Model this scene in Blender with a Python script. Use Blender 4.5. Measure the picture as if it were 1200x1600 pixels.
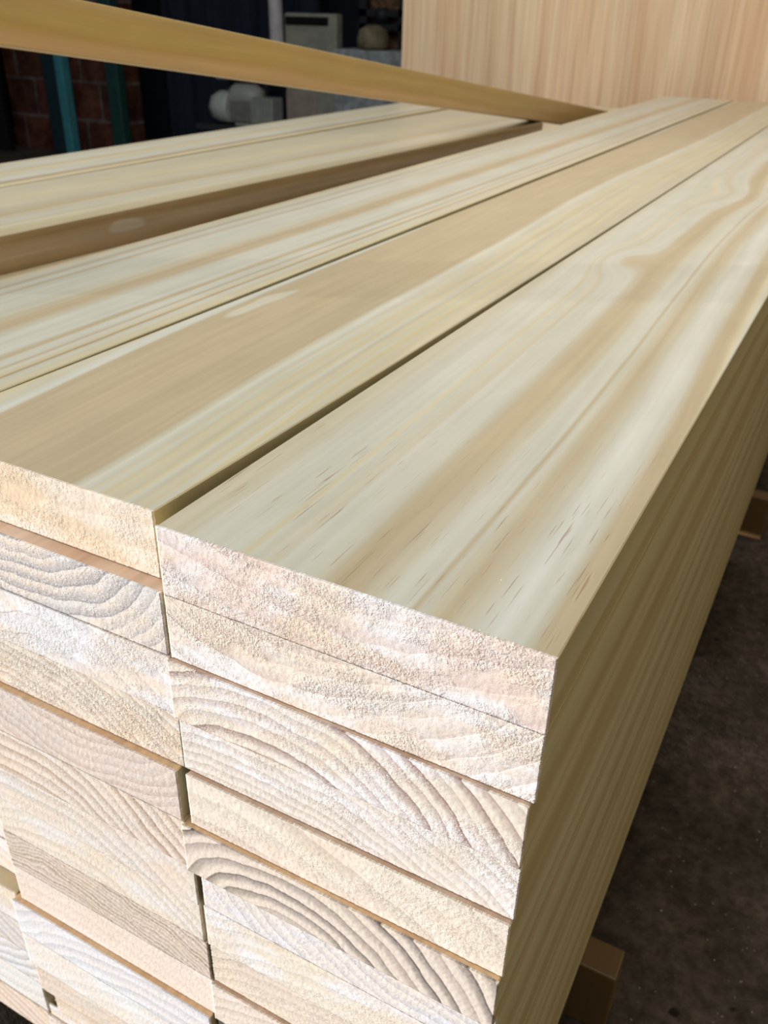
import bpy, math, random
from mathutils import Matrix, Vector, noise as mnoise

for o in list(bpy.data.objects):
    bpy.data.objects.remove(o)
SC = bpy.context.scene
COL = SC.collection
S = 0.2                      # board width in metres; all layout below is in board widths
T = 0.2                      # board thickness in board widths (40 mm)

# ------------------------------------------------------------------ camera
CAM = Vector((0.321182, -1.34405245, 1.07923759)) * S
RW = [(0.8800471783840843, 0.47444295, 0.020514734),
      (0.25074591681499026, -0.42755579728256476, -0.8685174295376462),
      (-0.40329077477525044, 0.7694802991086239, -0.4952339045995143)]
cd = bpy.data.cameras.new('camera')
cam = bpy.data.objects.new('camera', cd)
COL.objects.link(cam)
X = Vector(RW[0]).normalized(); Z = -Vector(RW[2]).normalized(); Y = Z.cross(X)
cam.matrix_world = Matrix(((X.x, Y.x, Z.x, CAM.x), (X.y, Y.y, Z.y, CAM.y), (X.z, Y.z, Z.z, CAM.z), (0, 0, 0, 1)))
cd.sensor_fit = 'HORIZONTAL'
cd.sensor_width = 36.0
cd.lens = 1372.33 / 1200 * 36.0
cd.clip_start = 0.01
cd.clip_end = 60
cd.dof.use_dof = True
cd.dof.focus_distance = 0.42
cd.dof.aperture_fstop = 22
SC.camera = cam

# ------------------------------------------------------------------ world, sun, area light
w = bpy.data.worlds.new('world')
SC.world = w
w.use_nodes = True
bg = w.node_tree.nodes['Background']
bg.inputs[0].default_value = (0.80, 0.92, 1.0, 1)
bg.inputs[1].default_value = 0.31

sd = bpy.data.lights.new('sun', 'SUN')
sd.energy = 6.3
sd.angle = math.radians(0.6)
sd.color = (1.0, 0.965, 0.955)
sun = bpy.data.objects.new('sun', sd)
COL.objects.link(sun)
az = math.radians(60); el = math.radians(1.9)
sdir = Vector((math.sin(az) * math.cos(el), math.cos(az) * math.cos(el), -math.sin(el)))
sun.rotation_euler = sdir.to_track_quat('-Z', 'Y').to_euler()
sun.location = (-4, -4, 2)

ad = bpy.data.lights.new('skylight', 'AREA')
ad.shape = 'RECTANGLE'
ad.size = 1.8; ad.size_y = 2.4
ad.energy = 67
ad.color = (0.94, 0.97, 1.0)
sky = bpy.data.objects.new('skylight', ad)
COL.objects.link(sky)
sky.location = (-0.8, 0.55, 2.3)
sky.rotation_euler = (math.radians(50), 0, 0)

SC.view_settings.view_transform = 'Standard'
SC.view_settings.look = 'None'
SC.view_settings.gamma = 1
SC.view_settings.use_curve_mapping = False
SC.view_settings.exposure = 0.0

# ------------------------------------------------------------------ node helpers
class NT:
    def __init__(self, name):
        self.m = bpy.data.materials.new(name)
        self.m.use_nodes = True
        self.t = self.m.node_tree
        self.n = self.t.nodes
        self.b = self.n['Principled BSDF']
    def link(self, a, b): self.t.links.new(a, b)
    def setin(self, sock, v):
        if isinstance(v, bpy.types.NodeSocket): self.link(v, sock)
        else: sock.default_value = v
    def math(self, op, a, b=0.0, c=None, clamp=False):
        n = self.n.new('ShaderNodeMath'); n.operation = op; n.use_clamp = clamp
        self.setin(n.inputs[0], a); self.setin(n.inputs[1], b)
        if c is not None: self.setin(n.inputs[2], c)
        return n.outputs[0]
    def comb(self, x, y, z):
        n = self.n.new('ShaderNodeCombineXYZ')
        for i, v in enumerate((x, y, z)): self.setin(n.inputs[i], v)
        return n.outputs[0]
    def coords(self):
        """object coordinates in board widths"""
        tc = self.n.new('ShaderNodeTexCoord')
        vm = self.n.new('ShaderNodeVectorMath'); vm.operation = 'SCALE'
        self.link(tc.outputs['Object'], vm.inputs[0]); vm.inputs['Scale'].default_value = 1 / S
        sp = self.n.new('ShaderNodeSeparateXYZ'); self.link(vm.outputs[0], sp.inputs[0])
        return sp.outputs[0], sp.outputs[1], sp.outputs[2]
    def noise(self, vec, scale=1.0, detail=2.0, rough=0.5, dist=0.0):
        n = self.n.new('ShaderNodeTexNoise')
        self.link(vec, n.inputs['Vector'])
        n.inputs['Scale'].default_value = scale; n.inputs['Detail'].default_value = detail
        n.inputs['Roughness'].default_value = rough; n.inputs['Distortion'].default_value = dist
        return n.outputs[0]
    def ramp(self, fac, stops, interp='LINEAR'):
        n = self.n.new('ShaderNodeValToRGB'); r = n.color_ramp; r.interpolation = interp
        stops = sorted(stops, key=lambda s: s[0])
        while len(r.elements) > 1: r.elements.remove(r.elements[-1])
        r.elements[0].position = stops[0][0]; r.elements[0].color = (*stops[0][1], 1)
        for p, c in stops[1:]:
            e = r.elements.new(min(p, 1.0)); e.color = (*c, 1)
        self.setin(n.inputs[0], fac)
        return n.outputs[0]
    def mix(self, fac, a, b, mode='MIX'):
        n = self.n.new('ShaderNodeMix'); n.data_type = 'RGBA'; n.blend_type = mode
        self.setin(n.inputs[0], fac)
        self.setin(n.inputs[6], a if isinstance(a, bpy.types.NodeSocket) else (*a, 1))
        self.setin(n.inputs[7], b if isinstance(b, bpy.types.NodeSocket) else (*b, 1))
        return n.outputs[2]
    def mrange(self, v, a, b, c=0.0, d=1.0, smooth=True):
        n = self.n.new('ShaderNodeMapRange')
        n.interpolation_type = 'SMOOTHSTEP' if smooth else 'LINEAR'
        self.setin(n.inputs['Value'], v)
        for k, x in zip(('From Min', 'From Max', 'To Min', 'To Max'), (a, b, c, d)): n.inputs[k].default_value = x
        return n.outputs[0]
    def bump(self, h, strength, dist):
        n = self.n.new('ShaderNodeBump'); n.inputs['Strength'].default_value = strength
        n.inputs['Distance'].default_value = dist
        self.link(h, n.inputs['Height']); self.link(n.outputs[0], self.b.inputs['Normal'])
    def out(self, col, rough=0.5, spec=0.4):
        self.setin(self.b.inputs['Base Color'], col if isinstance(col, bpy.types.NodeSocket) else (*col, 1))
        self.setin(self.b.inputs['Roughness'], rough)
        self.b.inputs['Specular IOR Level'].default_value = spec
        return self.m

def plain(name, col, rough=0.6, spec=0.3, metal=0.0, var=0.12, scale=18.0):
    k = NT(name)
    tc = k.n.new('ShaderNodeTexCoord')
    nz = k.noise(tc.outputs['Object'], scale, 3)
    f = k.mrange(nz, 0.3, 0.7, 1 - var, 1 + var)
    c = k.mix(1.0, col, k.comb(f, f, f), 'MULTIPLY')
    k.b.inputs['Metallic'].default_value = metal
    return k.out(c, rough, spec)

PALE = (0.665, 0.63, 0.505); WHITE = (0.74, 0.71, 0.60); TAN = (0.57, 0.455, 0.285)
CREAM = (0.70, 0.60, 0.39); LINE = (0.47, 0.31, 0.16); YEL = (0.72, 0.61, 0.36)
SOFT = (0.635, 0.56, 0.395); PINK = (0.64, 0.50, 0.36)

def face_mat(name, stops, seed=0.0, wob=0.05, wy=0.35, fine=0.06, pores=None, patches=(), knots=(), axis='x', rough=0.36, gain=1.0, pull=()):
    """planed face: bands of grain running along y; stops are given across the board, 0 left .. 1 right"""
    k = NT(name)
    x, y, z = k.coords()
    u = k.math('ADD', x, 0.5) if axis == 'x' else z
    big = k.noise(k.comb(k.math('MULTIPLY', u, 1.1), k.math('MULTIPLY', y, wy), seed), 1.0, 1.5)
    med = k.noise(k.comb(k.math('MULTIPLY', u, 5.0), k.math('MULTIPLY', y, 1.3), seed + 7), 1.0, 2.0)
    uu = k.math('ADD', u, k.math('MULTIPLY', k.math('SUBTRACT', big, 0.5), wob * 3))
    uu = k.math('ADD', uu, k.math('MULTIPLY', k.math('SUBTRACT', med, 0.5), wob * 0.62))
    for (a0, y0, ry, amp) in pull:            # slow sideways drift of the grain around y0
        d = k.math('DIVIDE', k.math('SUBTRACT', y, y0), ry)
        g = k.math('EXPONENT', k.math('MULTIPLY', k.math('MULTIPLY', d, d), -1.0))
        uu = k.math('ADD', uu, k.math('MULTIPLY', g, amp))
    for (ku, ky, ru, ry, amp) in knots:       # grain swirling round a knot
        du = k.math('DIVIDE', k.math('SUBTRACT', u, ku), ru)
        dy = k.math('DIVIDE', k.math('SUBTRACT', y, ky), ry)
        r2 = k.math('ADD', k.math('MULTIPLY', du, du), k.math('MULTIPLY', dy, dy))
        g = k.math('EXPONENT', k.math('MULTIPLY', r2, -1.0))
        uu = k.math('ADD', uu, k.math('MULTIPLY', g, amp))
    col = k.ramp(uu, stops)
    for (pu, py, ru, ry, pc) in patches:
        q = k.math('ADD', u, k.math('MULTIPLY', k.math('SUBTRACT', med, 0.5), 0.30))
        du = k.math('DIVIDE', k.math('SUBTRACT', q, pu), ru)
        dy = k.math('DIVIDE', k.math('SUBTRACT', y, py), ry)
        r2 = k.math('ADD', k.math('MULTIPLY', du, du), k.math('MULTIPLY', dy, dy))
        col = k.mix(k.mrange(r2, 1.15, 0.55), col, pc)
    st = k.noise(k.comb(k.math('MULTIPLY', uu, 34.0), k.math('MULTIPLY', y, 0.9), seed + 3), 1.0, 3.0)
    f = k.mrange(st, 0.25, 0.75, 1 - fine, 1 + fine)
    mot = k.noise(k.comb(k.math('MULTIPLY', u, 7.0), k.math('MULTIPLY', y, 2.6), seed + 11), 1.0, 4.0, 0.6)
    f = k.math('MULTIPLY', f, k.mrange(mot, 0.25, 0.75, 0.965, 1.035))
    f = k.math('MULTIPLY', f, gain)
    col = k.mix(1.0, col, k.comb(f, f, k.math('MULTIPLY', f, k.mrange(st, 0.2, 0.8, 0.97, 1.03))), 'MULTIPLY')
    if pores:
        p = k.noise(k.comb(k.math('MULTIPLY', u, 230.0), k.math('MULTIPLY', y, 5.5), seed + 5), 1.0, 1.0)
        dens = k.noise(k.comb(k.math('MULTIPLY', u, 4.5), k.math('MULTIPLY', y, 0.7), seed + 9), 1.0, 1.0)
        m = k.mrange(k.math('ADD', p, k.math('MULTIPLY', dens, 0.34)), 0.84, 0.92)
        m = k.math('MULTIPLY', m, k.mrange(y, pores[1], pores[0]))
        col = k.mix(k.math('MULTIPLY', m, pores[2]), col, (0.33, 0.18, 0.09))
    k.bump(st, 0.08, 0.0004)
    return k.out(col, rough, 0.5)

def end_mat(name, cx=0.5, cz=-0.8, sp=0.05, con=0.3, base=(0.80, 0.68, 0.55), late=(0.60, 0.47, 0.36), fuzz=1.0, seed=0.0,
            tint=(0.86, 0.84, 0.84), tint2=(0.82, 0.64, 0.42), t2=0.35, sharp=0.55, wv=1.0):
    """sawn end: growth rings round a pith at (cx, cz) in board widths from the lower left corner, torn fibres"""
    k = NT(name)
    cool = lambda c, m=0.40: tuple(a * (1 - m) + b * m for a, b in zip(c, (0.85, 0.755, 0.72)))
    base = cool(base); tint = cool(tint, 0.12); tint2 = cool(tint2, 0.15); late = tuple(a * 0.86 for a in cool(late, 0.1))
    con = min(1.0, con * 1.35)
    x, y, z = k.coords()
    u = k.math('ADD', x, 0.5)
    pv = k.comb(u, z, seed)
    n1 = k.noise(pv, 3.2, 3.0); n2 = k.noise(k.comb(u, z, seed + 5), 14.0, 3.0)
    du = k.math('SUBTRACT', u, cx); dz = k.math('SUBTRACT', z, cz)
    r = k.math('SQRT', k.math('ADD', k.math('MULTIPLY', du, du), k.math('MULTIPLY', dz, dz)))
    r = k.math('ADD', r, k.math('MULTIPLY', n1, 0.10 * wv))
    r = k.math('ADD', r, k.math('MULTIPLY', n2, 0.014 * wv))
    ph = k.math('FRACT', k.math('DIVIDE', r, sp))
    ringn = k.noise(k.comb(k.math('FLOOR', k.math('DIVIDE', r, sp)), seed, 0.3), 3.7, 0.0)
    ring = k.math('MULTIPLY', k.math('ADD', k.math('MULTIPLY', k.mrange(ph, sharp * 0.4, 0.74), 0.72), k.math('MULTIPLY', k.mrange(ph, 0.74, 0.90), 0.28)), k.mrange(ph, 1.0, 0.94))
    ring = k.math('MULTIPLY', ring, k.mrange(ringn, 0.25, 0.62, 0.4, 1.0))
    big = k.noise(k.comb(k.math('MULTIPLY', u, 1.6), k.math('MULTIPLY', z, 4.0), seed + 2), 1.6, 3.0, 0.6)
    col = k.mix(k.mrange(big, 0.44, 0.62), base, tint)
    big2 = k.noise(k.comb(k.math('MULTIPLY', u, 1.4), k.math('MULTIPLY', z, 3.0), seed + 22), 2.3, 3.0, 0.6)
    col = k.mix(k.math('MULTIPLY', k.mrange(big2, 0.48, 0.66), t2), col, tint2)
    fz = k.mrange(k.noise(k.comb(k.math('MULTIPLY', u, 2.0), k.math('MULTIPLY', z, 4.0), seed + 80), 2.2, 3.0, 0.6), 0.38, 0.62, 0.18, 1.0)
    sp2 = k.noise(pv, 150.0, 2.5, 0.7)
    speck = k.noise(k.comb(k.math('MULTIPLY', u, 1.0), k.math('MULTIPLY', z, 1.35), seed + 40), 105.0, 3.0, 0.7)
    col = k.mix(k.math('MULTIPLY', ring, con), col, late)
    col = k.mix(k.math('MULTIPLY', k.mrange(speck, 0.54, 0.68), k.math('MULTIPLY', fz, 0.50 * fuzz)), col, (0.62, 0.40, 0.26))
    col = k.mix(k.math('MULTIPLY', k.mrange(sp2, 0.52, 0.66), k.math('MULTIPLY', fz, 0.85 * fuzz)), col, (0.95, 0.91, 0.82))
    h = k.math("ADD", k.math("MULTIPLY", speck, 1.0), k.math('MULTIPLY', sp2, 0.55))
    saw = k.noise(k.comb(k.math('MULTIPLY', u, 2.2), k.math('MULTIPLY', z, 30.0), seed + 60), 2.4, 2.0)
    h = k.math('ADD', k.math('MULTIPLY', h, fz), k.math('MULTIPLY', saw, 0.35))
    h = k.math('SUBTRACT', h, k.math('MULTIPLY', ring, 0.25))
    k.bump(h, min(1.0, 0.8 * fuzz), 0.0010 * fuzz)
    return k.out(col, 0.85, 0.15)

# ------------------------------------------------------------------ object helpers
def tag(o, label=None, cat=None, group=None, kind=None):
    if label: o['label'] = label
    if cat: o['category'] = cat
    if group: o['group'] = group
    if kind: o['kind'] = kind
    return o

def mesh_obj(name, verts, faces, mats, fmat=None, smooth=None, parent=None):
    me = bpy.data.meshes.new(name)
    me.from_pydata(verts, [], faces)
    for m in mats: me.materials.append(m)
    if fmat:
        for i, p in enumerate(me.polygons): p.material_index = fmat[i]
    if smooth:
        for i, p in enumerate(me.polygons): p.use_smooth = smooth[i]
    me.update()
    o = bpy.data.objects.new(name, me)
    COL.objects.link(o)
    if parent: o.parent = parent
    return o

class MB:
    """collects boxes, tubes and lathes (metres) into one mesh"""
    def __init__(self): self.v = []; self.f = []; self.s = []
    def box(self, a, b, bev=0.0, M=None):
        x0, y0, z0 = a; x1, y1, z1 = b
        if bev <= 0:
            vs = [(x0, y0, z0), (x1, y0, z0), (x1, y1, z0), (x0, y1, z0), (x0, y0, z1), (x1, y0, z1), (x1, y1, z1), (x0, y1, z1)]
            fs = [(0, 3, 2, 1), (4, 5, 6, 7), (0, 1, 5, 4), (1, 2, 6, 5), (2, 3, 7, 6), (3, 0, 4, 7)]
        else:
            import bmesh
            bm = bmesh.new(); bmesh.ops.create_cube(bm, size=1.0)
            for v in bm.verts:
                v.co = Vector(((x0 + x1) / 2 + v.co.x * (x1 - x0), (y0 + y1) / 2 + v.co.y * (y1 - y0), (z0 + z1) / 2 + v.co.z * (z1 - z0)))
            bmesh.ops.bevel(bm, geom=bm.edges[:], offset=bev, segments=2, profile=0.5, affect='EDGES')
            bm.verts.index_update()
            vs = [tuple(v.co) for v in bm.verts]; fs = [tuple(v.index for v in f.verts) for f in bm.faces]; bm.free()
        if M: vs = [tuple(M @ Vector(v)) for v in vs]
        n = len(self.v); self.v += vs; self.f += [tuple(i + n for i in f) for f in fs]; self.s += [False] * len(fs)
        return self
    def lathe(self, prof, c, axis='z', seg=28):
        """prof: list of (radius, height) ; closed at both ends"""
        n = len(self.v)
        for r, h in prof:
            for i in range(seg):
                a = 2 * math.pi * i / seg; p, q = r * math.cos(a), r * math.sin(a)
                v = {'z': (p, q, h), 'x': (h, p, q), 'y': (q, h, p)}[axis]
                self.v.append((v[0] + c[0], v[1] + c[1], v[2] + c[2]))
        for j in range(len(prof) - 1):
            for i in range(seg):
                i2 = (i + 1) % seg
                self.f.append((n + j * seg + i, n + j * seg + i2, n + (j + 1) * seg + i2, n + (j + 1) * seg + i)); self.s.append(True)
        self.f.append(tuple(n + i for i in range(seg))[::-1]); self.s.append(False)
        k = n + (len(prof) - 1) * seg
        self.f.append(tuple(k + i for i in range(seg))); self.s.append(False)
        return self
    def tube(self, pts, r, seg=14):
        n = len(self.v); P = [Vector(p) for p in pts]
        for i, p in enumerate(P):
            d = (P[min(i + 1, len(P) - 1)] - P[max(i - 1, 0)]).normalized()
            a = d.cross(Vector((0, 0, 1)))
            if a.length < 0.01: a = d.cross(Vector((1, 0, 0)))
            a.normalize(); b = d.cross(a)
            for s in range(seg):
                t = 2 * math.pi * s / seg
                self.v.append(tuple(p + a * r * math.cos(t) + b * r * math.sin(t)))
        for j in range(len(P) - 1):
            for s in range(seg):
                s2 = (s + 1) % seg
                self.f.append((n + j * seg + s, n + j * seg + s2, n + (j + 1) * seg + s2, n + (j + 1) * seg + s)); self.s.append(True)
        self.f.append(tuple(n + s for s in range(seg))); self.s.append(False)
        k = n + (len(P) - 1) * seg
        self.f.append(tuple(k + s for s in range(seg))[::-1]); self.s.append(False)
        return self
    def build(self, name, mat, parent=None, loc=None):
        vs = self.v
        if loc is not None: vs = [(a - loc[0], b - loc[1], c - loc[2]) for a, b, c in vs]
        o = mesh_obj(name, vs, self.f, [mat], smooth=self.s, parent=parent)
        if loc is not None: o.location = loc
        return o

def empty(name, loc):
    o = bpy.data.objects.new(name, None); o.location = loc; o.empty_display_size = 0.05
    COL.objects.link(o); return o

def board(x0, y0, ztop, wd, ln, mats, label, group=None, nx=0, nz=0, seed=0, yaw=0.0, th=T, wane=None, rough_amp=0.00022, name='pine_board', cut=0.0, bend=0.0):
    """a plank; mats = (end, face, side). nx/nz > 0 gives the near end a torn, finely displaced surface."""
    W_, H_, L_ = wd * S, (th - 0.0018) * S, ln * S
    nx = max(nx, 1); nz = max(nz, 1)
    rnd = Vector((seed * 3.7, seed * 1.9, seed * 5.3))
    verts = []; faces = []; fm = []; sm = []
    def P(i, j):
        x = -W_ / 2 + W_ * i / nx; z = H_ * j / nz
        if wane:                                   # missing lower/upper left corner (width, from, to in board widths)
            ww, z0, z1 = wane
            t = (z / S - z0) / (z1 - z0)
            if 0 <= t <= 1:
                inset = ww * S * (0.86 + 0.25 * mnoise.noise(Vector((0, z * 900, seed))))
                x = max(x, -W_ / 2 + inset + (i / nx) * 1e-4)
        yy = cut * i / nx * S
        if nx > 1:
            q = Vector((x * 1500, 0, z * 1100)) + rnd
            a = mnoise.noise(q); b = mnoise.noise(q * 0.37 + Vector((9, 9, 9)))
            yy -= rough_amp * (a * 0.9 + b * 0.8) + 0.00010
            if j == nz or j == 0: z += (0.00016 * a if j == nz else 0.0)
            if i == 0 or i == nx: x += 0.00012 * a
        return (x, yy, z)
    for j in range(nz + 1):
        for i in range(nx + 1): verts.append(P(i, j))
    idx = lambda i, j: j * (nx + 1) + i
    for j in range(nz):
        for i in range(nx):
            faces.append((idx(i, j), idx(i + 1, j), idx(i + 1, j + 1), idx(i, j + 1))); fm.append(0); sm.append(nx > 1)
    # body: straight arrises starting just behind the torn end
    n = len(verts); e = 0.0012 if nx > 1 else 0.0
    e2 = 0.0007                                             # eased arris
    prof = [(-W_ / 2, e2), (-W_ / 2 + e2, 0), (W_ / 2 - e2, 0), (W_ / 2, e2), (W_ / 2, H_ - e2), (W_ / 2 - e2, H_), (-W_ / 2 + e2, H_), (-W_ / 2, H_ - e2)]
    if wane:
        prof = [(-W_ / 2 + wane[0] * S, e2), (-W_ / 2 + wane[0] * S + e2, 0), (W_ / 2 - e2, 0), (W_ / 2, e2), (W_ / 2, H_ - e2), (W_ / 2 - e2, H_), (-W_ / 2 + e2, H_), (-W_ / 2, H_ - e2), (-W_ / 2, wane[2] * S), (-W_ / 2 + wane[0] * S, wane[2] * S)]
    m = len(prof)
    def sk(px): return cut * (px / W_ + 0.5) * S
    ST = [e, L_] if not bend else [e] + [q * S for q in (0.4, 0.8, 1.2, 1.8, 2.4, 3.2, 4.2, 5.5, 7.5)] + [L_]
    for yy in ST:                                           # a bent plank drifts sideways along its length
        sh = bend * S * (1 - math.exp(-yy / S / 1.8)) if bend else 0.0
        for px, pz in prof: verts.append((px + sh, yy + sk(px), pz))
    for q in range(len(ST) - 1):
        for i in range(m):
            a, b = n + q * m + i, n + q * m + (i + 1) % m
            faces.append((a, b, b + m, a + m))
            dx = abs(prof[(i + 1) % m][0] - prof[i][0]); dz = abs(prof[(i + 1) % m][1] - prof[i][1])
            fm.append(1 if dx >= dz else 2); sm.append(False)
    k_ = n + (len(ST) - 1) * m
    faces.append(tuple(range(k_ + m - 1, k_ - 1, -1))); fm.append(3 if len(mats) > 3 else 0); sm.append(False)
    if nx == 1:
        pass
    else:
        # skirt joining the torn end to the body
        ring = [idx(i, 0) for i in range(nx + 1)] + [idx(nx, j) for j in range(1, nz + 1)] + [idx(i, nz) for i in range(nx - 1, -1, -1)] + [idx(0, j) for j in range(nz - 1, 0, -1)]
        base = len(verts)
        for r_ in ring:
            vx, vy, vz = verts[r_]; verts.append((vx, e + sk(vx), vz))
        for q in range(len(ring)):
            q2 = (q + 1) % len(ring)
            faces.append((ring[q], base + q, base + q2, ring[q2]))
            fm.append(0); sm.append(False)
    o = mesh_obj(name, verts, faces, list(mats), fm, sm)
    o.location = ((x0 + wd / 2) * S, y0 * S, (ztop - th) * S)
    if yaw:
        o.rotation_euler = (0, 0, yaw)
    tag(o, label, 'board', group)
    return o

# ------------------------------------------------------------------ setting
def speckled(name, dark, light, spk, rough=0.9):
    k = NT(name)
    tc = k.n.new('ShaderNodeTexCoord'); v = tc.outputs['Object']
    a = k.noise(v, 7, 5, 0.65); b = k.noise(v, 55, 4, 0.7); c = k.noise(v, 180, 1.5, 0.5)
    col = k.mix(k.mrange(a, 0.35, 0.65), dark, light)
    f = k.mrange(b, 0.3, 0.7, 0.6, 1.35)
    col = k.mix(1.0, col, k.comb(f, f, f), 'MULTIPLY')
    col = k.mix(k.mrange(c, 0.715, 0.77), col, spk)
    pit = k.noise(v, 38, 2, 0.5)
    col = k.mix(k.mrange(pit, 0.30, 0.24), col, (0.018, 0.014, 0.011))
    k.bump(b, 0.6, 0.004)
    return k.out(col, rough, 0.2)

FLOORZ = -3.45
fl = MB().box((-40 * S, -30 * S, (FLOORZ - 0.5) * S), (14 * S, 28 * S, FLOORZ * S)).build('floor', speckled('dark_concrete', (0.050, 0.038, 0.028), (0.088, 0.068, 0.052), (0.30, 0.27, 0.23)))
tag(fl, kind='structure')

def brick_mat():
    k = NT('clay_block_wall')
    tc = k.n.new('ShaderNodeTexCoord')
    sp = k.n.new('ShaderNodeSeparateXYZ'); k.link(tc.outputs['Object'], sp.inputs[0])
    v = k.comb(sp.outputs[0], sp.outputs[2], 0.0)
    br = k.n.new('ShaderNodeTexBrick')
    k.link(v, br.inputs['Vector'])
    br.inputs['Color1'].default_value = (0.12, 0.042, 0.028, 1); br.inputs['Color2'].default_value = (0.075, 0.03, 0.022, 1)
    br.inputs['Mortar'].default_value = (0.13, 0.105, 0.095, 1)
    br.inputs['Scale'].default_value = 1.0
    br.inputs['Brick Width'].default_value = 0.30; br.inputs['Row Height'].default_value = 0.235
    br.inputs['Mortar Size'].default_value = 0.012; br.inputs['Mortar Smooth'].default_value = 0.6
    n = k.noise(tc.outputs['Object'], 9, 4, 0.7)
    f = k.mrange(n, 0.3, 0.7, 0.45, 1.25)
    return k.out(k.mix(1.0, br.outputs['Color'], k.comb(f, f, f), 'MULTIPLY'), 0.95, 0.1)

wb = MB().box((-27.6 * S, 22.6 * S, FLOORZ * S), (-22.2 * S, 23.4 * S, 14 * S)).build('wall_back', brick_mat()); tag(wb, kind='structure')
dark = plain('near_black_plaster', (0.012, 0.016, 0.022), 0.95, 0.1)  # one even near-black tone for rear wall, left wall and ceiling
wb2 = MB().box((-40 * S, 27 * S, FLOORZ * S), (14 * S, 27.6 * S, 14 * S)).build('wall_rear', dark); tag(wb2, kind='structure')
wl = MB().box((-33 * S, -9.1 * S, FLOORZ * S), (-32.4 * S, 27 * S, 14 * S)).build('wall_left', dark); tag(wl, kind='structure')
wr = MB().box((9.4 * S, -6 * S, FLOORZ * S), (10 * S, 27 * S, 14 * S)).build('wall_right', plain('brown_render', (0.30, 0.235, 0.13), 0.9, 0.1)); tag(wr, kind='structure')
cl = MB().box((-33 * S, 12.5 * S, 14 * S), (10 * S, 28 * S, 14.4 * S)).build('ceiling', dark); tag(cl, kind='structure')

# ------------------------------------------------------------------ materials of the boards
F_R1 = face_mat('planed_pale_pine_broad_bands', [(0.0, SOFT), (0.05, PALE), (0.17, PALE), (0.19, CREAM), (0.205, PALE), (0.27, SOFT), (0.285, PALE), (0.38, PALE),
    (0.43, TAN), (0.49, TAN), (0.535, SOFT), (0.56, PALE), (0.618, PALE), (0.628, TAN), (0.642, PALE), (0.665, SOFT), (0.695, TAN), (0.735, SOFT), (0.765, PALE),
    (0.80, WHITE), (0.865, PALE), (0.895, TAN), (0.935, TAN), (0.955, CREAM), (0.968, PALE), (0.98, CREAM), (1.0, PALE)],
    seed=1.3, wob=0.022, wy=0.30, pores=(0.35, 1.3, 0.62), pull=((0, 0.0, 2.2, -0.065),), knots=((0.25, 3.25, 0.12, 0.30, 0.16), (0.4, 5.6, 0.2, 0.5, -0.14)), gain=1.0)
F_L1 = face_mat('planed_tan_pine_flame', [(0.0, CREAM), (0.02, PALE), (0.03, CREAM), (0.045, PALE), (0.075, WHITE), (0.092, PALE), (0.10, TAN), (0.3, (0.60, 0.47, 0.30)), (0.5, TAN), (0.60, TAN),
    (0.615, SOFT), (0.64, (0.74, 0.69, 0.54)), (0.665, PALE), (0.675, CREAM), (0.69, PALE), (0.72, CREAM), (0.77, SOFT), (0.785, YEL), (0.80, PALE), (0.82, SOFT), (0.86, CREAM), (0.875, PALE), (0.89, YEL), (0.93, SOFT), (0.96, CREAM), (1.0, SOFT)],
    seed=4.1, wob=0.026, wy=0.4, patches=((0.165, 1.60, 0.05, 0.26, (0.69, 0.63, 0.47)),), pull=((0, 0.0, 0.8, -0.08), (0, 5.5, 1.8, 0.10)), gain=0.97)
F_LL = face_mat('planed_pine_fine_brown_lines', [(0.0, CREAM), (0.06, PALE), (0.095, TAN), (0.11, PALE), (0.16, PALE), (0.18, TAN), (0.2, PALE), (0.36, PALE), (0.45, SOFT), (0.5, TAN), (0.56, TAN), (0.62, PALE),
    (0.76, PALE), (0.785, TAN), (0.80, TAN), (0.812, PALE), (0.85, PALE), (0.868, TAN), (0.88, PALE), (0.915, CREAM), (0.928, LINE), (0.94, PALE), (1.0, CREAM)],
    seed=8.8, wob=0.028, wy=0.22, gain=0.95)
F_A = face_mat('planed_yellow_pine_even', [(0.0, SOFT), (0.2, CREAM), (0.45, SOFT), (0.62, TAN), (0.64, CREAM), (0.66, SOFT), (0.78, PALE), (0.83, YEL), (0.87, WHITE), (0.9, YEL), (0.95, CREAM), (1, CREAM)], seed=12.2, wob=0.02, wy=0.1, gain=0.86)
F_B = face_mat('planed_yellow_pine_streaked', [(0.0, CREAM), (0.15, SOFT), (0.3, PALE), (0.4, CREAM), (0.42, TAN), (0.44, CREAM), (0.7, PALE), (0.8, LINE), (0.815, CREAM), (1, CREAM)], seed=16.2, wob=0.03, wy=0.15, gain=0.89)
F_G = face_mat('planed_pine_plain', [(0.0, CREAM), (0.2, SOFT), (0.35, TAN), (0.45, CREAM), (0.7, PINK), (0.8, CREAM), (1, TAN)], seed=20.0, wob=0.05)
F_P = face_mat('planed_pinkish_brown_pine', [(0.0, (0.62, 0.42, 0.29)), (0.1, (0.56, 0.36, 0.24)), (0.2, (0.64, 0.46, 0.33)), (0.32, (0.58, 0.38, 0.26)), (0.45, (0.66, 0.48, 0.35)), (0.6, (0.60, 0.41, 0.28)), (0.72, (0.54, 0.34, 0.22)), (0.8, (0.65, 0.47, 0.34)), (0.9, (0.58, 0.39, 0.27)), (1.0, (0.62, 0.44, 0.31))], seed=24.0, wob=0.05, fine=0.12)
F_O = face_mat('planed_orange_tan_pine', [(0.0, (0.72, 0.48, 0.26)), (0.3, (0.66, 0.43, 0.23)), (0.5, (0.74, 0.51, 0.29)), (0.7, (0.64, 0.40, 0.21)), (1.0, (0.72, 0.49, 0.27))], seed=27.0, wob=0.05, fine=0.14)
SIDE = []
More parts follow.
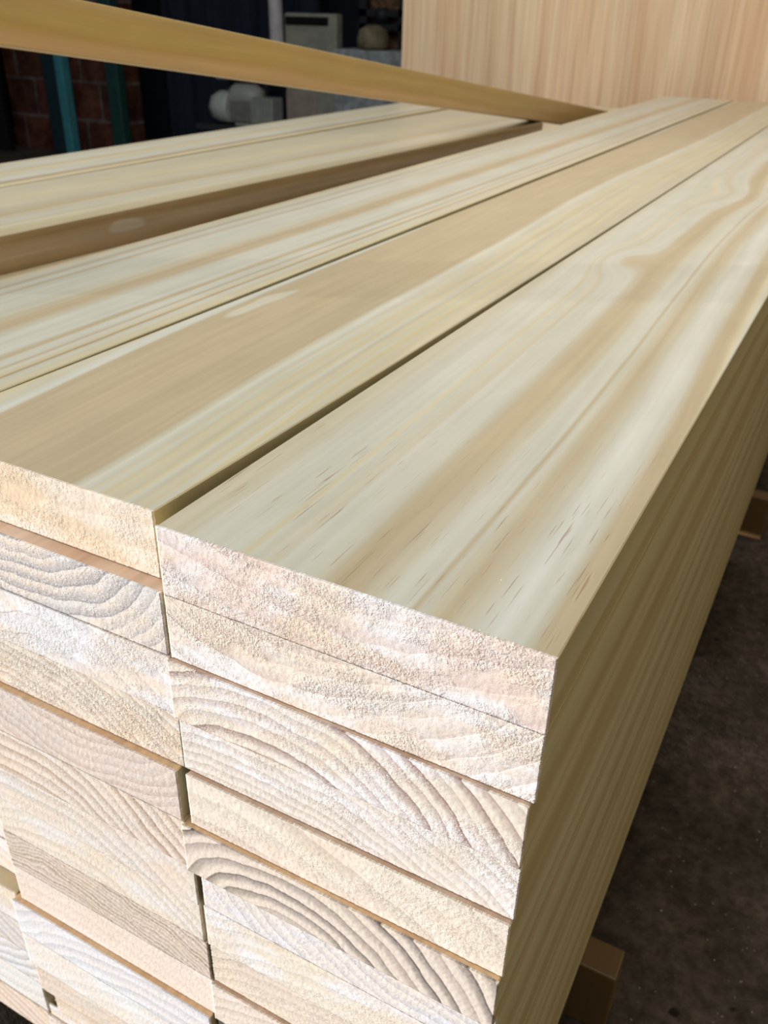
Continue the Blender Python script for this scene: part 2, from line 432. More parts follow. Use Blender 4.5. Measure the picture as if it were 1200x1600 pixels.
for i in range(5):
    rr = random.Random(30 + i)
    st = [(0.0, (0.52, 0.43, 0.24))]
    p = 0.0
    while p < 0.19:
        p += rr.uniform(0.025, 0.08)
        st.append((min(p, 0.2), rr.choice([(0.50, 0.435, 0.255), (0.58, 0.53, 0.345), (0.46, 0.385, 0.21), (0.52, 0.46, 0.28), (0.47, 0.385, 0.215)])))
    SIDE.append(face_mat('edge_grain_pine', st, seed=31.0 + i * 3, wob=0.014, wy=0.16, axis='z', fine=0.05, rough=0.45))
SIDE_PINK = face_mat('edge_grain_pinkish_brown', [(0.0, (0.36, 0.24, 0.13)), (0.05, (0.52, 0.38, 0.24)), (0.08, (0.62, 0.48, 0.36)), (0.13, (0.60, 0.46, 0.33)), (0.16, (0.50, 0.35, 0.2)), (0.2, (0.58, 0.44, 0.28))],
    seed=51.0, wob=0.012, wy=0.2, axis='z', fine=0.1, rough=0.4, patches=((0.10, 1.95, 0.05, 0.16, (0.72, 0.64, 0.58)),))
SIDE_GOLD = face_mat('edge_grain_golden', [(0.0, (0.56, 0.37, 0.17)), (0.04, (0.60, 0.40, 0.19)), (0.08, (0.52, 0.34, 0.12)), (0.11, (0.52, 0.36, 0.13)), (0.15, (0.55, 0.39, 0.15)), (0.2, (0.52, 0.35, 0.13)), (0.245, (0.56, 0.40, 0.17))],
    seed=57.0, wob=0.035, wy=0.5, axis='z', fine=0.05, rough=0.4)
END_G = end_mat('sawn_end_plain', seed=99.0)

CR = (0.80, 0.68, 0.54); PK = (0.80, 0.64, 0.53); WB = (0.82, 0.81, 0.82); GD = (0.80, 0.61, 0.36)
E_ = {
 ('R', 1): dict(cx=0.5, cz=1.6, sp=0.075, con=0.35, base=PK, late=(0.66, 0.50, 0.45), fuzz=1.3, tint2=GD, t2=0.5),
 ('R', 2): dict(cx=0.35, cz=0.75, sp=0.05, con=0.45, base=CR, late=(0.68, 0.56, 0.47), fuzz=1.25),
 ('R', 3): dict(cx=0.30, cz=-0.38, sp=0.045, con=0.8, base=(0.80, 0.72, 0.57), late=(0.36, 0.24, 0.20), fuzz=0.9, tint2=GD, t2=0.4),
 ('R', 4): dict(cx=0.2, cz=-1.0, sp=0.035, con=0.55, base=(0.78, 0.72, 0.62), late=(0.60, 0.52, 0.44), fuzz=0.9),
 ('R', 5): dict(cx=0.1, cz=-0.9, sp=0.10, con=0.45, base=(0.80, 0.68, 0.53), late=(0.60, 0.50, 0.38), fuzz=0.85, tint=(0.84, 0.76, 0.64)),
 ('R', 6): dict(cx=0.36, cz=-0.26, sp=0.055, con=1.0, base=(0.74, 0.63, 0.50), late=(0.07, 0.045, 0.035), fuzz=0.3, tint=(0.78, 0.68, 0.55), sharp=0.6, t2=0.1, wv=0.8),
 ('R', 7): dict(cx=0.95, cz=0.75, sp=0.05, con=0.5, base=(0.84, 0.80, 0.72), late=(0.62, 0.60, 0.62), fuzz=0.8, tint=(0.78, 0.80, 0.86), t2=0.15),
 ('R', 8): dict(cx=0.7, cz=-1.3, sp=0.06, con=0.35, base=(0.82, 0.74, 0.56), late=(0.64, 0.54, 0.38), fuzz=0.8),
 ('R', 9): dict(cx=0.5, cz=-0.9, sp=0.05, con=0.4, base=(0.74, 0.62, 0.47), late=(0.56, 0.44, 0.32), fuzz=0.8, tint=(0.78, 0.68, 0.54)),
 ('R', 10): dict(cx=0.5, cz=-0.9, sp=0.05, con=0.4, base=CR, fuzz=0.8),
 ('L', 1): dict(cx=0.6, cz=1.5, sp=0.08, con=0.25, base=(0.82, 0.68, 0.48), late=(0.66, 0.48, 0.30), fuzz=1.1, tint=(0.82, 0.74, 0.64), tint2=(0.78, 0.58, 0.34), t2=0.75),
 ('L', 2): dict(cx=0.48, cz=0.55, sp=0.045, con=0.85, base=(0.80, 0.70, 0.57), late=(0.44, 0.42, 0.43), fuzz=0.95, tint=(0.74, 0.73, 0.71), t2=0.2, sharp=0.3),
 ('L', 3): dict(cx=0.5, cz=-0.5, sp=0.07, con=0.3, base=(0.82, 0.72, 0.60), late=(0.64, 0.60, 0.60), fuzz=1.15, tint=(0.84, 0.84, 0.86)),
 ('L', 4): dict(cx=0.25, cz=-0.7, sp=0.035, con=0.55, base=(0.78, 0.66, 0.50), late=(0.62, 0.47, 0.34), fuzz=1.25, tint=(0.78, 0.72, 0.62), tint2=GD, t2=0.5),
 ('L', 5): dict(cx=0.6, cz=0.6, sp=0.04, con=0.5, base=(0.66, 0.53, 0.43), late=(0.52, 0.40, 0.32), fuzz=0.6, tint=(0.66, 0.58, 0.52), t2=0.2),
 ('L', 6): dict(cx=0.25, cz=-0.5, sp=0.05, con=0.75, base=(0.78, 0.65, 0.50), late=(0.44, 0.30, 0.20), fuzz=0.8, tint=(0.76, 0.68, 0.60)),
 ('L', 7): dict(cx=0.3, cz=-0.6, sp=0.06, con=0.45, base=(0.76, 0.67, 0.55), late=(0.60, 0.50, 0.40), fuzz=0.75, tint=(0.76, 0.74, 0.70)),
 ('L', 8): dict(cx=0.35, cz=-0.6, sp=0.05, con=0.5, base=(0.79, 0.70, 0.55), late=(0.62, 0.52, 0.38), fuzz=0.7, tint=(0.78, 0.76, 0.72), tint2=GD, t2=0.3),
 ('L', 9): dict(cx=0.3, cz=-1.2, sp=0.021, wv=1.6, con=0.85, base=(0.66, 0.53, 0.40), late=(0.34, 0.23, 0.15), fuzz=0.75, tint=(0.66, 0.57, 0.46), t2=0.3),
 ('L', 10): dict(cx=0.3, cz=-1.2, sp=0.06, con=0.2, base=(0.82, 0.68, 0.54), late=(0.66, 0.52, 0.40), fuzz=0.6, tint=(0.82, 0.74, 0.66), t2=0.2),
 ('L', 11): dict(cx=0.8, cz=-1.0, sp=0.06, con=0.5, base=(0.80, 0.80, 0.80), late=(0.60, 0.60, 0.64), fuzz=0.5, tint=(0.82, 0.84, 0.86), t2=0.1),
 ('L', 12): dict(cx=0.8, cz=-1.0, sp=0.07, con=0.3, base=(0.84, 0.82, 0.74), late=(0.66, 0.64, 0.58), fuzz=0.5, tint=(0.84, 0.85, 0.84), t2=0.25),
 ('L', 13): dict(cx=0.3, cz=-0.7, sp=0.06, con=0.4, base=(0.72, 0.58, 0.43), late=(0.56, 0.42, 0.29), fuzz=0.8, tint=(0.72, 0.66, 0.58), t2=0.4),
 ('L', 14): dict(cx=0.2, cz=-0.3, sp=0.09, con=0.5, base=(0.78, 0.64, 0.44), late=(0.62, 0.44, 0.26), fuzz=0.6, tint2=GD, t2=0.6),
 ('L', 15): dict(cx=0.5, cz=-0.9, sp=0.05, con=0.4, base=CR, fuzz=0.7),
 ('K', 9): dict(cx=0.5, cz=-0.9, sp=0.05, con=0.3, base=(0.80, 0.70, 0.58), fuzz=0.7),
 ('K', 10): dict(cx=0.5, cz=-0.9, sp=0.05, con=0.3, base=(0.80, 0.71, 0.58), fuzz=0.6),
 ('K', 11): dict(cx=0.5, cz=-0.9, sp=0.09, con=0.3, base=(0.76, 0.68, 0.50), late=(0.6, 0.5, 0.36), fuzz=0.9, tint2=GD, t2=0.5),
 ('K', 12): dict(cx=0.2, cz=-0.9, sp=0.05, con=0.6, base=(0.72, 0.61, 0.46), late=(0.5, 0.45, 0.4), fuzz=0.7, tint=(0.70, 0.68, 0.66)),
 ('K', 13): dict(cx=0.5, cz=0.9, sp=0.05, con=0.6, base=(0.78, 0.76, 0.70), late=(0.48, 0.46, 0.46), fuzz=0.5, tint=(0.78, 0.80, 0.80)),
 ('K', 14): dict(cx=0.7, cz=0.9, sp=0.07, con=0.4, base=(0.80, 0.79, 0.72), late=(0.62, 0.64, 0.62), fuzz=0.4, tint=(0.79, 0.81, 0.79), t2=0.1),
 ('K', 15): dict(cx=0.4, cz=-0.8, sp=0.05, con=0.6, base=(0.80, 0.64, 0.48), late=(0.66, 0.44, 0.30), fuzz=0.5, tint=(0.80, 0.68, 0.54), tint2=GD),
}
LEN = 14.4
LAB = {
 ('R', 1): 'top right pine board with broad pale and tan bands and a pinkish fuzzy end',
 ('R', 2): 'pine board directly under the top right board, pale fuzzy end, overhanging the tan-ringed one below',
 ('R', 3): 'third board down the right column, end with steep purplish rings at its right corner',
 ('R', 4): 'fourth board down the right column, whitish end with fine nearly level ring lines',
 ('R', 5): 'fifth board down the right column, plain cream end just above the boldly ringed end',
 ('R', 6): 'pine board whose end shows the boldest dark curved growth rings, right column',
 ('R', 7): 'bluish white ended board directly under the boldly ringed board, right column',
 ('R', 8): 'cream yellow ended board second below the boldly ringed board, right column',
 ('R', 9): 'tan ended board third below the boldly ringed board, at the bottom frame edge',
 ('L', 1): 'tan topped pine board between two seams, its golden fuzzy end set slightly back',
 ('L', 2): 'board under the golden ended board, end with grey bowl-shaped rings and its top edge showing',
 ('L', 3): 'whitish ended board under the grey bowl-ringed one, left of the right column',
 ('L', 4): 'speckled golden cream ended board just above the dull pinkish brown end',
 ('L', 5): 'pine board with the dull pinkish brown end sticking out under a tan ledge strip',
 ('L', 6): 'board under the pinkish brown ended one, end crossed by slanting tan rings',
 ('L', 7): 'board second below the pinkish brown ended one, soft greyish cream end',
 ('L', 8): 'cream and bluish ended board directly above the closely lined brown end',
 ('L', 9): 'pine board with the brown end of very fine close ring lines, middle column',
 ('L', 10): 'smooth pale pink ended board directly under the brown finely lined end',
 ('L', 11): 'bluish white ended board below the smooth pink end and its thin tan ledge',
 ('L', 12): 'yellowish white ended board directly under the bluish white end in the middle column',
 ('L', 13): 'tan ended board with a ragged left corner above the small dark hole',
 ('L', 14): 'golden ended board with a missing corner forming the small dark hole at bottom left',
 ('K', 1): 'left board of the three-board top surface, with thin brown grain lines, touching the dark gap',
 ('K', 9): 'set-back board at the left frame edge beside the narrow upright gap',
 ('K', 10): 'set-back cream board at left edge just above the yellow ledge',
 ('K', 11): 'yellowish cream ended board with its wide yellow ledge showing, left edge of frame',
 ('K', 12): 'greyish tan ended board under the yellow ledged one at the left frame edge',
 ('K', 13): 'pale end with dark grey curved lines, third above the floor at the left edge',
 ('K', 14): 'smooth whitish ended board second from the floor in the left column',
 ('K', 15): 'lowest board of the left column, orange tan streaked end just above the floor',
}
# near end y (negative sticks out), left x, width
GEO = {
 ('R', 1): (0, -1.0, 1.0), ('R', 2): (0.0, -1.0, 1.003), ('R', 3): (-0.016, -1.003, 0.996), ('R', 4): (0.0, -1.001, 0.994), ('R', 5): (-0.019, -0.985, 0.976),
 ('R', 6): (-0.038, -1.008, 0.995), ('R', 7): (0.0, -0.992, 0.98), ('R', 8): (0.0, -0.997, 0.99), ('R', 9): (0.006, -0.997, 0.985), ('R', 10): (-0.012, -0.997, 0.985),
 ('L', 1): (0.05, -1.991, 0.938), ('L', 2): (0, -1.995, 0.982), ('L', 3): (-0.006, -1.998, 0.993), ('L', 4): (0, -1.999, 0.996), ('L', 5): (-0.026, -1.99, 0.975),
 ('L', 6): (-0.026, -1.985, 0.977), ('L', 7): (-0.01, -1.985, 0.975), ('L', 8): (0.0, -1.96, 0.945), ('L', 9): (0.0, -1.96, 0.955), ('L', 10): (0.0, -1.96, 0.96),
 ('L', 11): (-0.024, -1.99, 0.975), ('L', 12): (-0.024, -1.985, 0.97), ('L', 13): (-0.01, -1.985, 0.98), ('L', 14): (0.0, -1.98, 0.975), ('L', 15): (-0.012, -1.99, 0.98),
 ('K', 1): (0.02, -3.04, 1.044), ('K', 9): (0.07, -3.03, 1.0), ('K', 10): (0.065, -3.01, 1.005), ('K', 11): (0.0, -3.0, 1.0), ('K', 12): (0.0, -2.99, 0.99),
 ('K', 13): (0.0, -2.985, 0.985), ('K', 14): (0.0, -2.985, 0.985), ('K', 15): (-0.005, -2.99, 0.99),
}
NUM = ['', 'top', 'second', 'third', 'fourth', 'fifth', 'sixth', 'seventh', 'eighth', 'ninth', 'tenth', 'eleventh', 'twelfth', 'thirteenth', 'fourteenth', 'bottom']
CASE = {'R': -1.0, 'L': -1.99, 'K': -3.0}
for c in 'RLK':
    for n in range(1, 16):
        y0, x0, wd = GEO.get((c, n), (0.004 * ((n * 7) % 3 - 1), CASE[c], 0.985))
        if c == 'R':
            wd = (0, 0.003, 0.002, -0.006, -0.007, -0.009, -0.013, -0.014, -0.015, -0.0155, -0.016, -0.0165, -0.017, -0.0175, -0.018, -0.0185)[n] - x0
        vis = (c, n) in E_ or (c, n) == ('K', 1)
        em = end_mat('sawn_end_%s' % ('right', 'middle', 'left')['RLK'.index(c)], seed=2.3 * n + 31 * 'RLK'.index(c), **E_[(c, n)]) if (c, n) in E_ else END_G
        face = {('R', 1): F_R1, ('L', 1): F_L1, ('K', 1): F_LL, ('L', 2): F_P, ('R', 3): F_P, ('L', 3): F_P, ('R', 5): F_P, ('L', 5): F_O, ('R', 6): F_O, ('L', 11): F_O, ('R', 10): F_P}.get((c, n), F_G)
        grp = 'sawn pine boards of the main stack'
        lab = LAB.get((c, n))
        if not lab:
            if c == 'R':
                lab = 'pine board of the right column seen only by its shaded edge, %s layer' % NUM[n] if n != 15 else 'lowest pine board of the right column, resting on the cross bearer'
            elif c == 'L':
                lab = 'lowest pine board of the middle column, below the frame edge'
            else:
                lab = 'pine board buried in the left column of the main stack'; grp = 'pine boards buried in the left column'
        fine = (c, n) in E_ and n <= 15 and not (c == 'K' and n < 9)
        board(x0, y0, -T * (n - 1), wd, LEN + 0.03 * ((n * 5 + ord(c)) % 4 - 1.5) - y0, (em, face, SIDE[(n * 2 + ord(c)) % 5]), lab, grp,
              nx=230 if fine else 0, nz=46 if fine else 0, seed=n + 20 * 'RLK'.index(c),
              wane=(0.065, 0.075, 0.2) if (c, n) == ('L', 14) else None, bend=0.04 if (c, n) == ('L', 1) else 0.0)

# bearers under the main stack
bear = face_mat('bearer_face_brown', [(0, (0.15, 0.085, 0.03)), (0.5, (0.18, 0.11, 0.038)), (1, (0.14, 0.08, 0.03))], seed=71)
for i, y in enumerate((1.6, 7.2, 12.6)):
    lb = ('wooden cross bearer on the floor under the near end of the main stack', 'middle wooden cross bearer under the main stack', 'farthest wooden cross bearer under the main stack')[i]
    o = MB().box((-3.15 * S, (y - 0.09) * S, FLOORZ * S), (0.163 * S, (y + 0.09) * S, (-3.003) * S), 0.002).build('timber_bearer', bear, loc=(-1.5 * S, y * S, FLOORZ * S))
    tag(o, lb, 'timber', 'timber bearers under the main stack')

pk = MB().box((-0.52 * S, 0.12 * S, FLOORZ * S), (-0.40 * S, 1.48 * S, (-3.004) * S), 0.002).build('sun_block_strip', bear, loc=(-0.46 * S, 0.8 * S, FLOORZ * S))  # unseen strip, added to stop low sun reaching the near bearer
tag(pk, 'unseen strip added under the main stack to keep the sun off the near bearer', 'timber')

# ------------------------------------------------------------------ left-hand stack
yaw = -math.radians(3.3)
def lboard(px, py, ztop, wd, ln, yw, mats, label, group, taper=0.0):
    """px,py = near right corner"""
    o = board(0, 0, ztop, wd, ln, mats, label, group)
    c, s = math.cos(yw), math.sin(yw)
    o.location = ((px - wd / 2 * c) * S, (py - wd / 2 * s) * S, (ztop - T) * S)
    o.rotation_euler = (0, 0, yw)
    if taper:
        for v in o.data.vertices:
            if v.co.x < 0: v.co.x -= taper * S * v.co.y / (ln * S)
            if v.co.x < 0 and v.co.y > ln * S * 0.5: v.co.y += 1.0 * S
    return o
lboard(-3.79, 0.86, 0.0, 1.085, 8.47, yaw, (END_G, F_A, SIDE_PINK), 'even yellowish pine board beside the dark gap, its pinkish brown edge facing the main stack', 'top boards of the left-hand stack', 0.47)
lboard(-4.885, 2.62, 0.0, 0.80, 7.85, math.radians(0.3), (END_G, F_B, SIDE[2]), 'far left streaked pine board along the dark background', 'top boards of the left-hand stack')
for n in range(1, 16):
    for j, (px, wd) in enumerate(((-3.72, 0.985), (-4.72, 0.985))):
        lab = 'pine board hidden low in the left-hand stack'; g = 'pine boards hidden in the left-hand stack'
        if n == 1 and j == 0: lab = 'second layer pine board in the shadow under the pinkish edged board'; g = None
        lboard(px + (0.08 if n == 1 and j == 0 else 0), 0.84, -T * n, wd, 13.36, 0.0 if n > 1 else -math.radians(0.6) * (1 - j), (END_G, F_G, SIDE[n % 5]), lab, g)
for i, y in enumerate((3.0, 11.0)):
    o = MB().box((-5.8 * S, (y - 0.2) * S, FLOORZ * S), (-3.6 * S, (y + 0.2) * S, (-3.203) * S), 0.002).build('timber_bearer', bear, loc=(-4.7 * S, y * S, FLOORZ * S))
    tag(o, ('near', 'far')[i] + ' flat bearer hidden under the left-hand stack', 'timber', 'bearers under the left-hand stack')

# ------------------------------------------------------------------ slanting batten across the top left
dv = Vector((0.0026, 0.9928, -0.1196)).normalized()
h = 0.247
L0, L1 = -8.6, 2.9
bt = board(0, 0, 0, 0.20, L1 - L0, (END_G, SIDE_GOLD, SIDE_GOLD), 'long golden yellow pine batten slanting down across the top left of the photo', None, th=h, name='pine_batten')
bt['category'] = 'batten'
zax = (Vector((0, 0, 1)) - dv * dv.z).normalized(); xax = dv.cross(zax)
o0 = (Vector((-3.307, 9.362, 0.0)) + dv * L0 - xax * 0.10) * S
bt.matrix_world = Matrix(((xax.x, dv.x, zax.x, o0.x), (xax.y, dv.y, zax.y, o0.y), (xax.z, dv.z, zax.z, o0.z), (0, 0, 0, 1)))
# upright offcut that props its near end, left of the frame
pt = MB().box((-4.10 * S, 0.92 * S, 0.001), (-3.28 * S, 1.22 * S, 0.962 * S), 0.001).build('timber_offcut', bear, loc=(-3.69 * S, 1.07 * S, 0.001))
tag(pt, 'upright timber offcut holding up the near end of the slanting batten', 'timber')

# ------------------------------------------------------------------ plywood sheets behind
def ply_mat():
    k = NT('reddish_veneer')
    tc = k.n.new('ShaderNodeTexCoord'); sp = k.n.new('ShaderNodeSeparateXYZ'); k.link(tc.outputs['Object'], sp.inputs[0])
    x, y, z = sp.outputs
    a = k.noise(k.comb(k.math('MULTIPLY', x, 22.0), 0.0, k.math('MULTIPLY', z, 0.5)), 1.0, 4.0, 0.65)
    b = k.noise(k.comb(k.math('MULTIPLY', x, 150.0), 0.0, k.math('MULTIPLY', z, 2.5)), 1.0, 2.0, 0.6)
    c = k.noise(k.comb(k.math('MULTIPLY', x, 4.0), 3.0, k.math('MULTIPLY', z, 0.3)), 1.0, 2.0)
    col = k.ramp(a, [(0.28, (0.60, 0.37, 0.20)), (0.40, (0.70, 0.455, 0.265)), (0.47, (0.76, 0.52, 0.32)), (0.55, (0.79, 0.56, 0.345)), (0.63, (0.84, 0.63, 0.41)), (0.72, (0.72, 0.48, 0.285))])
    f = k.math('MULTIPLY', k.mrange(b, 0.3, 0.7, 0.90, 1.08), k.mrange(c, 0.3, 0.7, 0.93, 1.06))
    return k.out(k.mix(1.0, col, k.comb(f, f, f), 'MULTIPLY'), 0.6, 0.3)
pm = ply_mat()
edge = plain('sheet_edge', (0.72, 0.56, 0.42), 0.7, 0.2)
for i in range(3):
    y = 15.2 + i * 0.1
    xo = -8.20 - 0.015 * i
    o = MB().box((xo * S, y * S, FLOORZ * S), ((xo + 9.2) * S, (y + 0.095) * S, (FLOORZ + 12.2) * S)).build('plywood_sheet', pm, loc=((xo + 4.6) * S, y * S, FLOORZ * S))
    tag(o, ['front reddish tan plywood sheet standing upright behind the stacks', 'plywood sheet pressed behind the front sheet, only its edge showing', 'rearmost plywood sheet against the steel rack'][i], 'plywood sheet', 'plywood sheets standing behind the stacks')
rm = plain('rack_steel_dark', (0.03, 0.03, 0.035), 0.5, 0.4)
rk = MB()
for x in (-7.0, -0.2): rk.box(((x - 0.15) * S, 15.52 * S, FLOORZ * S), ((x + 0.15) * S, 15.82 * S, 9.5 * S))
for z in (-1.0, 4.0, 8.6): rk.box((-7.0 * S, 15.56 * S, z * S), (-0.2 * S, 15.78 * S, (z + 0.25) * S))
tag(rk.build('storage_rack', rm, loc=(-3.6 * S, 15.67 * S, FLOORZ * S)), 'dark steel rack hidden behind the plywood sheets', 'rack')

# ------------------------------------------------------------------ things in the dark background (plane about 22 widths away)
bx = lambda mb, x0, x1, z0, z1, y0, y1, bev=0.0: mb.box((x0 * S, y0 * S, z0 * S), (x1 * S, y1 * S, z1 * S), bev)
def thing(name, label, cat, x, y, z=FLOORZ, group=None):
    return tag(empty(name, (x * S, y * S, z * S)), label, cat, group)
def part(mb, name, mat, root):
    """build in world metres, parent to root with the offset removed"""
    if root.parent is None: L = root.location
    else: L = root.parent.location + root.location
    n = mb.build(name, mat, None, loc=tuple(L))
    n.location = (0, 0, 0); n.parent = root
    return n
greige = plain('greige_enamel', (0.235, 0.225, 0.18), 0.5, 0.3)
slotm = plain('slot_black', (0.006, 0.006, 0.006), 0.7, 0.1)
# machine cabinet
t = thing('machine_cabinet', 'grey beige machine cabinet with a dark slot near its top, in the dark background', 'machine', -14.55, 22.4)
c = part(bx(MB(), -15.43, -13.72, FLOORZ, 0.99, 22.0, 22.35, 0.012), 'cabinet_body', greige, t)
part(bx(MB(), -15.36, -13.98, 0.70, 0.905, 21.975, 22.01), 'slot', slotm, t)
part(bx(MB(), -15.40, -14.36, FLOORZ + 0.3, -0.95, 21.96, 22.0, 0.004), 'lower_panel', plain('pinkish_grey_panel', (0.27, 0.215, 0.18), 0.6, 0.2), t)
# electric motor on a bench
mm = plain('motor_grey', (0.30, 0.30, 0.27), 0.5, 0.4)
t = thing('electric_motor', 'pale grey finned electric motor standing in the dark left of the cabinet', 'motor', -16.9, 22.2, -2.02)
part(bx(MB(), -17.45, -16.65, -1.93, -1.28, 21.95, 22.6, 0.012), 'motor_body', plain('motor_grey_dark', (0.17, 0.165, 0.14), 0.5, 0.4), t)
part(MB().lathe([(0.22 * S, -0.36 * S), (0.40 * S, -0.30 * S), (0.455 * S, -0.12 * S), (0.455 * S, 0.34 * S)], (-17.80 * S, 22.2 * S, -1.545 * S), 'x', 8), 'fan_cover', plain('motor_white', (0.40, 0.42, 0.38), 0.5, 0.3), t)
part(bx(MB(), -16.65, -15.95, -1.93, -1.22, 22.02, 22.6, 0.006), 'fin_block', mm, t)
fins = MB()
for i in range(7): bx(fins, -16.62 + i * 0.095, -16.58 + i * 0.095, -1.90, -1.2, 21.93, 22.02)
part(fins, 'cooling_fins', plain('motor_fin_grey', (0.36, 0.36, 0.32), 0.5, 0.4), t)
part(bx(MB(), -17.3, -16.1, -2.018, -1.93, 22.0, 22.5), 'foot_plate', mm, t)
part(MB().lathe([(0.10 * S, -0.52 * S), (0.30 * S, -0.50 * S), (0.36 * S, -0.36 * S), (0.36 * S, 0.30 * S), (0.24 * S, 0.52 * S), (0.05 * S, 0.56 * S)], (-17.02 * S, 22.3 * S, -1.24 * S), 'x', 20), 'terminal_housing', plain('motor_dome', (0.30, 0.30, 0.27), 0.5, 0.3), t)
t = thing('wall_tray', 'thin pinkish grey shelf tray just above the pale electric motor', 'shelf', -17.3, 22.6, -2.02)
part(bx(MB(), -18.15, -16.6, -0.80, -0.66, 22.3, 23.2), 'tray', plain('tray_pinkish', (0.24, 0.20, 0.21), 0.7, 0.2), t)
for x in (-18.1, -16.75): part(bx(MB(), x, x + 0.12, -2.02, -0.80, 22.75, 22.87), 'leg', rm, t)
t = thing('work_bench', 'dark steel bench carrying the pale electric motor', 'bench', -16.9, 22.3)
part(bx(MB(), -18.6, -15.5, -2.16, -2.02, 21.7, 22.9), 'bench_top', rm, t)
for x in (-18.5, -15.7):
    for y in (21.8, 22.7): part(bx(MB(), x, x + 0.14, FLOORZ, -2.16, y, y + 0.14), 'leg', rm, t)
# small shelf above motor (pinkish grey flat tray)
# pipe
o = MB().tube([(-15.58 * S, 21.85 * S, 0.2 * S), (-15.60 * S, 21.85 * S, 2 * S), (-15.66 * S, 21.85 * S, 13.98 * S)], 0.19 * S, 20)
tag(o.build('duct_pipe', plain('pipe_pale', (0.40, 0.36, 0.36), 0.5, 0.3), loc=(-15.62 * S, 21.85 * S, 0.2 * S)), 'pale duct pipe hanging down beside the machine cabinet', 'pipe')
# drill-like machine frame with bag, on a masonry block
t = thing('block_plinth', 'pale grey masonry plinth between the cabinet and the plywood', 'plinth', -12.4, 22.4)
part(bx(MB(), -13.62, -11.2, FLOORZ, 0.17, 21.6, 23.2, 0.01), 'plinth_body', plain('pale_grey_masonry', (0.26, 0.27, 0.27), 0.9, 0.1, var=0.3), t)
fr = plain('machine_black', (0.010, 0.010, 0.011), 0.6, 0.3)
t = thing('drill_press', 'black machine frame standing on the masonry plinth', 'machine', -12.5, 22.5, 0.17)
for x in (-13.25, -12.05): part(bx(MB(), x, x + 0.22, 0.17, 2.4, 22.42, 22.62), 'upright', fr, t)
part(bx(MB(), -13.25, -11.75, 0.95, 1.12, 22.42, 22.62), 'cross_bar', fr, t)
part(bx(MB(), -13.3, -11.7, 0.62, 0.78, 22.42, 22.62), 'lower_bar', fr, t)
part(MB().lathe([(0.10 * S, 0), (0.22 * S, 0.02 * S), (0.22 * S, 0.30 * S), (0.12 * S, 0.36 * S)], (-12.6 * S, 22.55 * S, 0.80 * S), 'z', 20), 'chuck', fr, t)
sk = MB().lathe([(0.30 * S, 0), (0.42 * S, 0.06 * S), (0.43 * S, 0.30 * S), (0.36 * S, 0.48 * S), (0.16 * S, 0.58 * S)], (-12.55 * S, 21.95 * S + 0.0, 0.17 * S), 'z', 24)
tag(sk.build('cloth_sack', plain('sack_beige', (0.17, 0.14, 0.085), 0.9, 0.1, var=0.3), loc=(-12.55 * S, 21.95 * S, 0.17 * S)), 'small beige sack sitting on the plinth inside the black frame', 'sack')
# rack shelf behind with brownish goods (upper right of the dark area)
t = thing('wooden_crate', 'dull brown crate on the plinth behind the black frame', 'crate', -12.5, 22.95, 0.17)
part(bx(MB(), -13.3, -11.5, 0.17, 2.2, 22.8, 23.15, 0.01), 'crate_body', plain('crate_brown', (0.10, 0.055, 0.03), 0.9, 0.1, var=0.5, scale=30), t)
# posts in front of the clay wall
for (x, w_, y, mcol, lab, g) in ((-24.28, 0.34, 21.9, (0.05, 0.23, 0.27), 'teal painted steel post in front of the reddish block wall', None),
                        (-24.78, 0.62, 21.95, (0.012, 0.03, 0.038), 'near-black post against the left of the teal post', None),
                        (-22.0, 0.5, 21.9, (0.012, 0.05, 0.045), 'dark green steel post right of the reddish block wall', None)):
    o = bx(MB(), x - w_ / 2, x + w_ / 2, FLOORZ, 14, y, y + 0.35, 0.008).build('steel_post', plain('post_paint', mcol, 0.5, 0.4), loc=(x * S, y * S, FLOORZ * S))
    tag(o, lab, 'post')
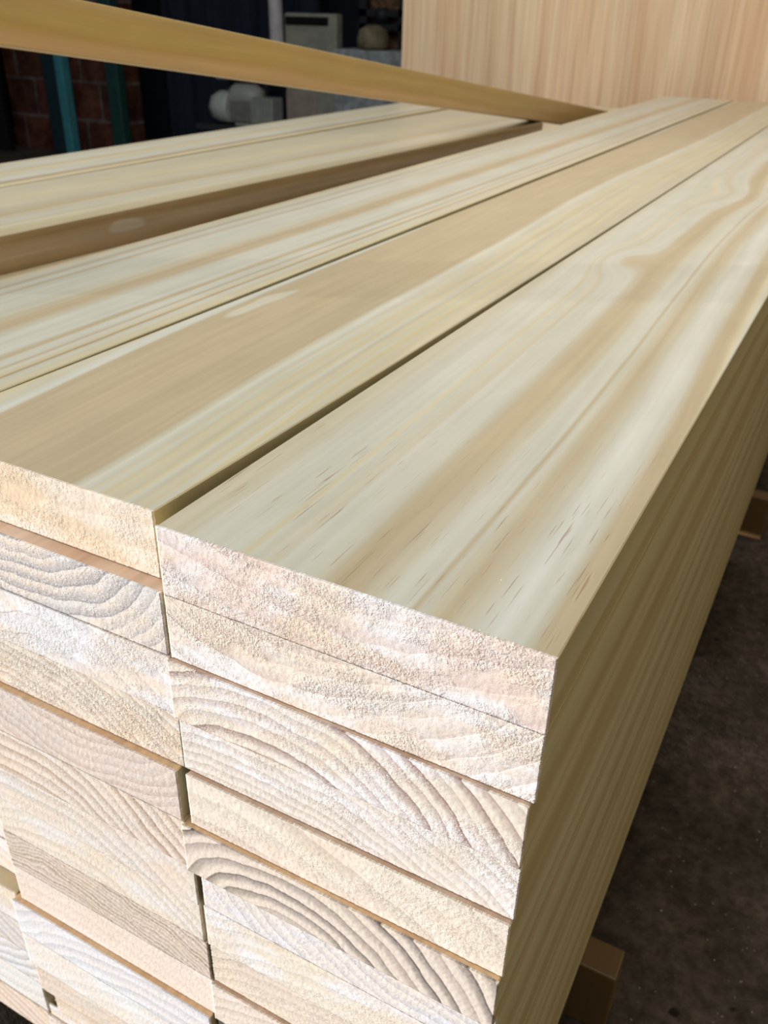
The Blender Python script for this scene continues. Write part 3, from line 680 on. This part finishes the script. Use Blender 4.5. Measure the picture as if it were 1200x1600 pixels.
# dark curtain-like sheets
def curtain(x0, x1, y, mat, name, label):
    vs = []; fs = []; n = 60
    for i in range(n + 1):
        x = x0 + (x1 - x0) * i / n
        yy = y + 0.10 * math.sin(i * 0.9) + 0.05 * math.sin(i * 2.3)
        for z in (FLOORZ + 0.02, 14): vs.append((x * S, yy * S, z * S)); vs.append((x * S, (yy + 0.06) * S, z * S))
    for i in range(n):
        a = 4 * i; b = a + 4
        fs += [(a, b, b + 2, a + 2), (a + 1, a + 3, b + 3, b + 1), (a, a + 1, b + 1, b), (a + 2, b + 2, b + 3, a + 3)]
    fs += [(0, 2, 3, 1), (4 * n, 4 * n + 1, 4 * n + 3, 4 * n + 2)]
    o = mesh_obj(name, vs, fs, [mat]); tag(o, label, 'tarpaulin')
curtain(-21.7, -15.6, 24.2, plain('blue_black_tarp', (0.010, 0.014, 0.024), 0.85, 0.2), 'tarpaulin', 'blue black tarpaulin hanging behind the motor')
curtain(-29.5, -26.75, 21.6, plain('black_tarp', (0.006, 0.006, 0.007), 0.85, 0.2), 'tarpaulin', 'black tarpaulin hanging at the far left edge of the block wall')

# ------------------------------------------------------------------ sawdust crumbs
random.seed(5)
vs = []; fs = []
def crumb(x, y, z, s):
    n = len(vs)
    d = [(1, 0, 0), (-1, 0, 0), (0, 1, 0), (0, -1, 0), (0, 0, 1), (0, 0, -1)]
    for a in d:
        k = s * random.uniform(0.5, 1.2)
        vs.append((x + a[0] * k, y + a[1] * k, z + s * 0.5 + a[2] * k * 0.6))
    for f in ((0, 2, 4), (2, 1, 4), (1, 3, 4), (3, 0, 4), (2, 0, 5), (1, 2, 5), (3, 1, 5), (0, 3, 5)): fs.append(tuple(i + n for i in f))
for i in range(26):
    crumb(random.uniform(-0.98, -0.03) * S, random.uniform(0.005, 0.9) ** 1.4 * S, -0.0007, random.uniform(0.00025, 0.0006))
for i in range(22):
    crumb(random.uniform(-1.96, -1.08) * S, (0.06 + random.uniform(0, 1.0)) * S, -0.0007, random.uniform(0.0002, 0.0006))
for i in range(7):
    crumb(random.uniform(-1.7, -1.02) * S, random.uniform(0.008, 0.035) * S, (-0.2) * S - 0.0007, random.uniform(0.0003, 0.0005))
o = mesh_obj('sawdust', vs, fs, [plain('sawdust_cream', (0.86, 0.76, 0.56), 0.9, 0.1)])
tag(o, 'pale sawdust crumbs scattered on the tops of the nearest boards', 'sawdust', kind='stuff')
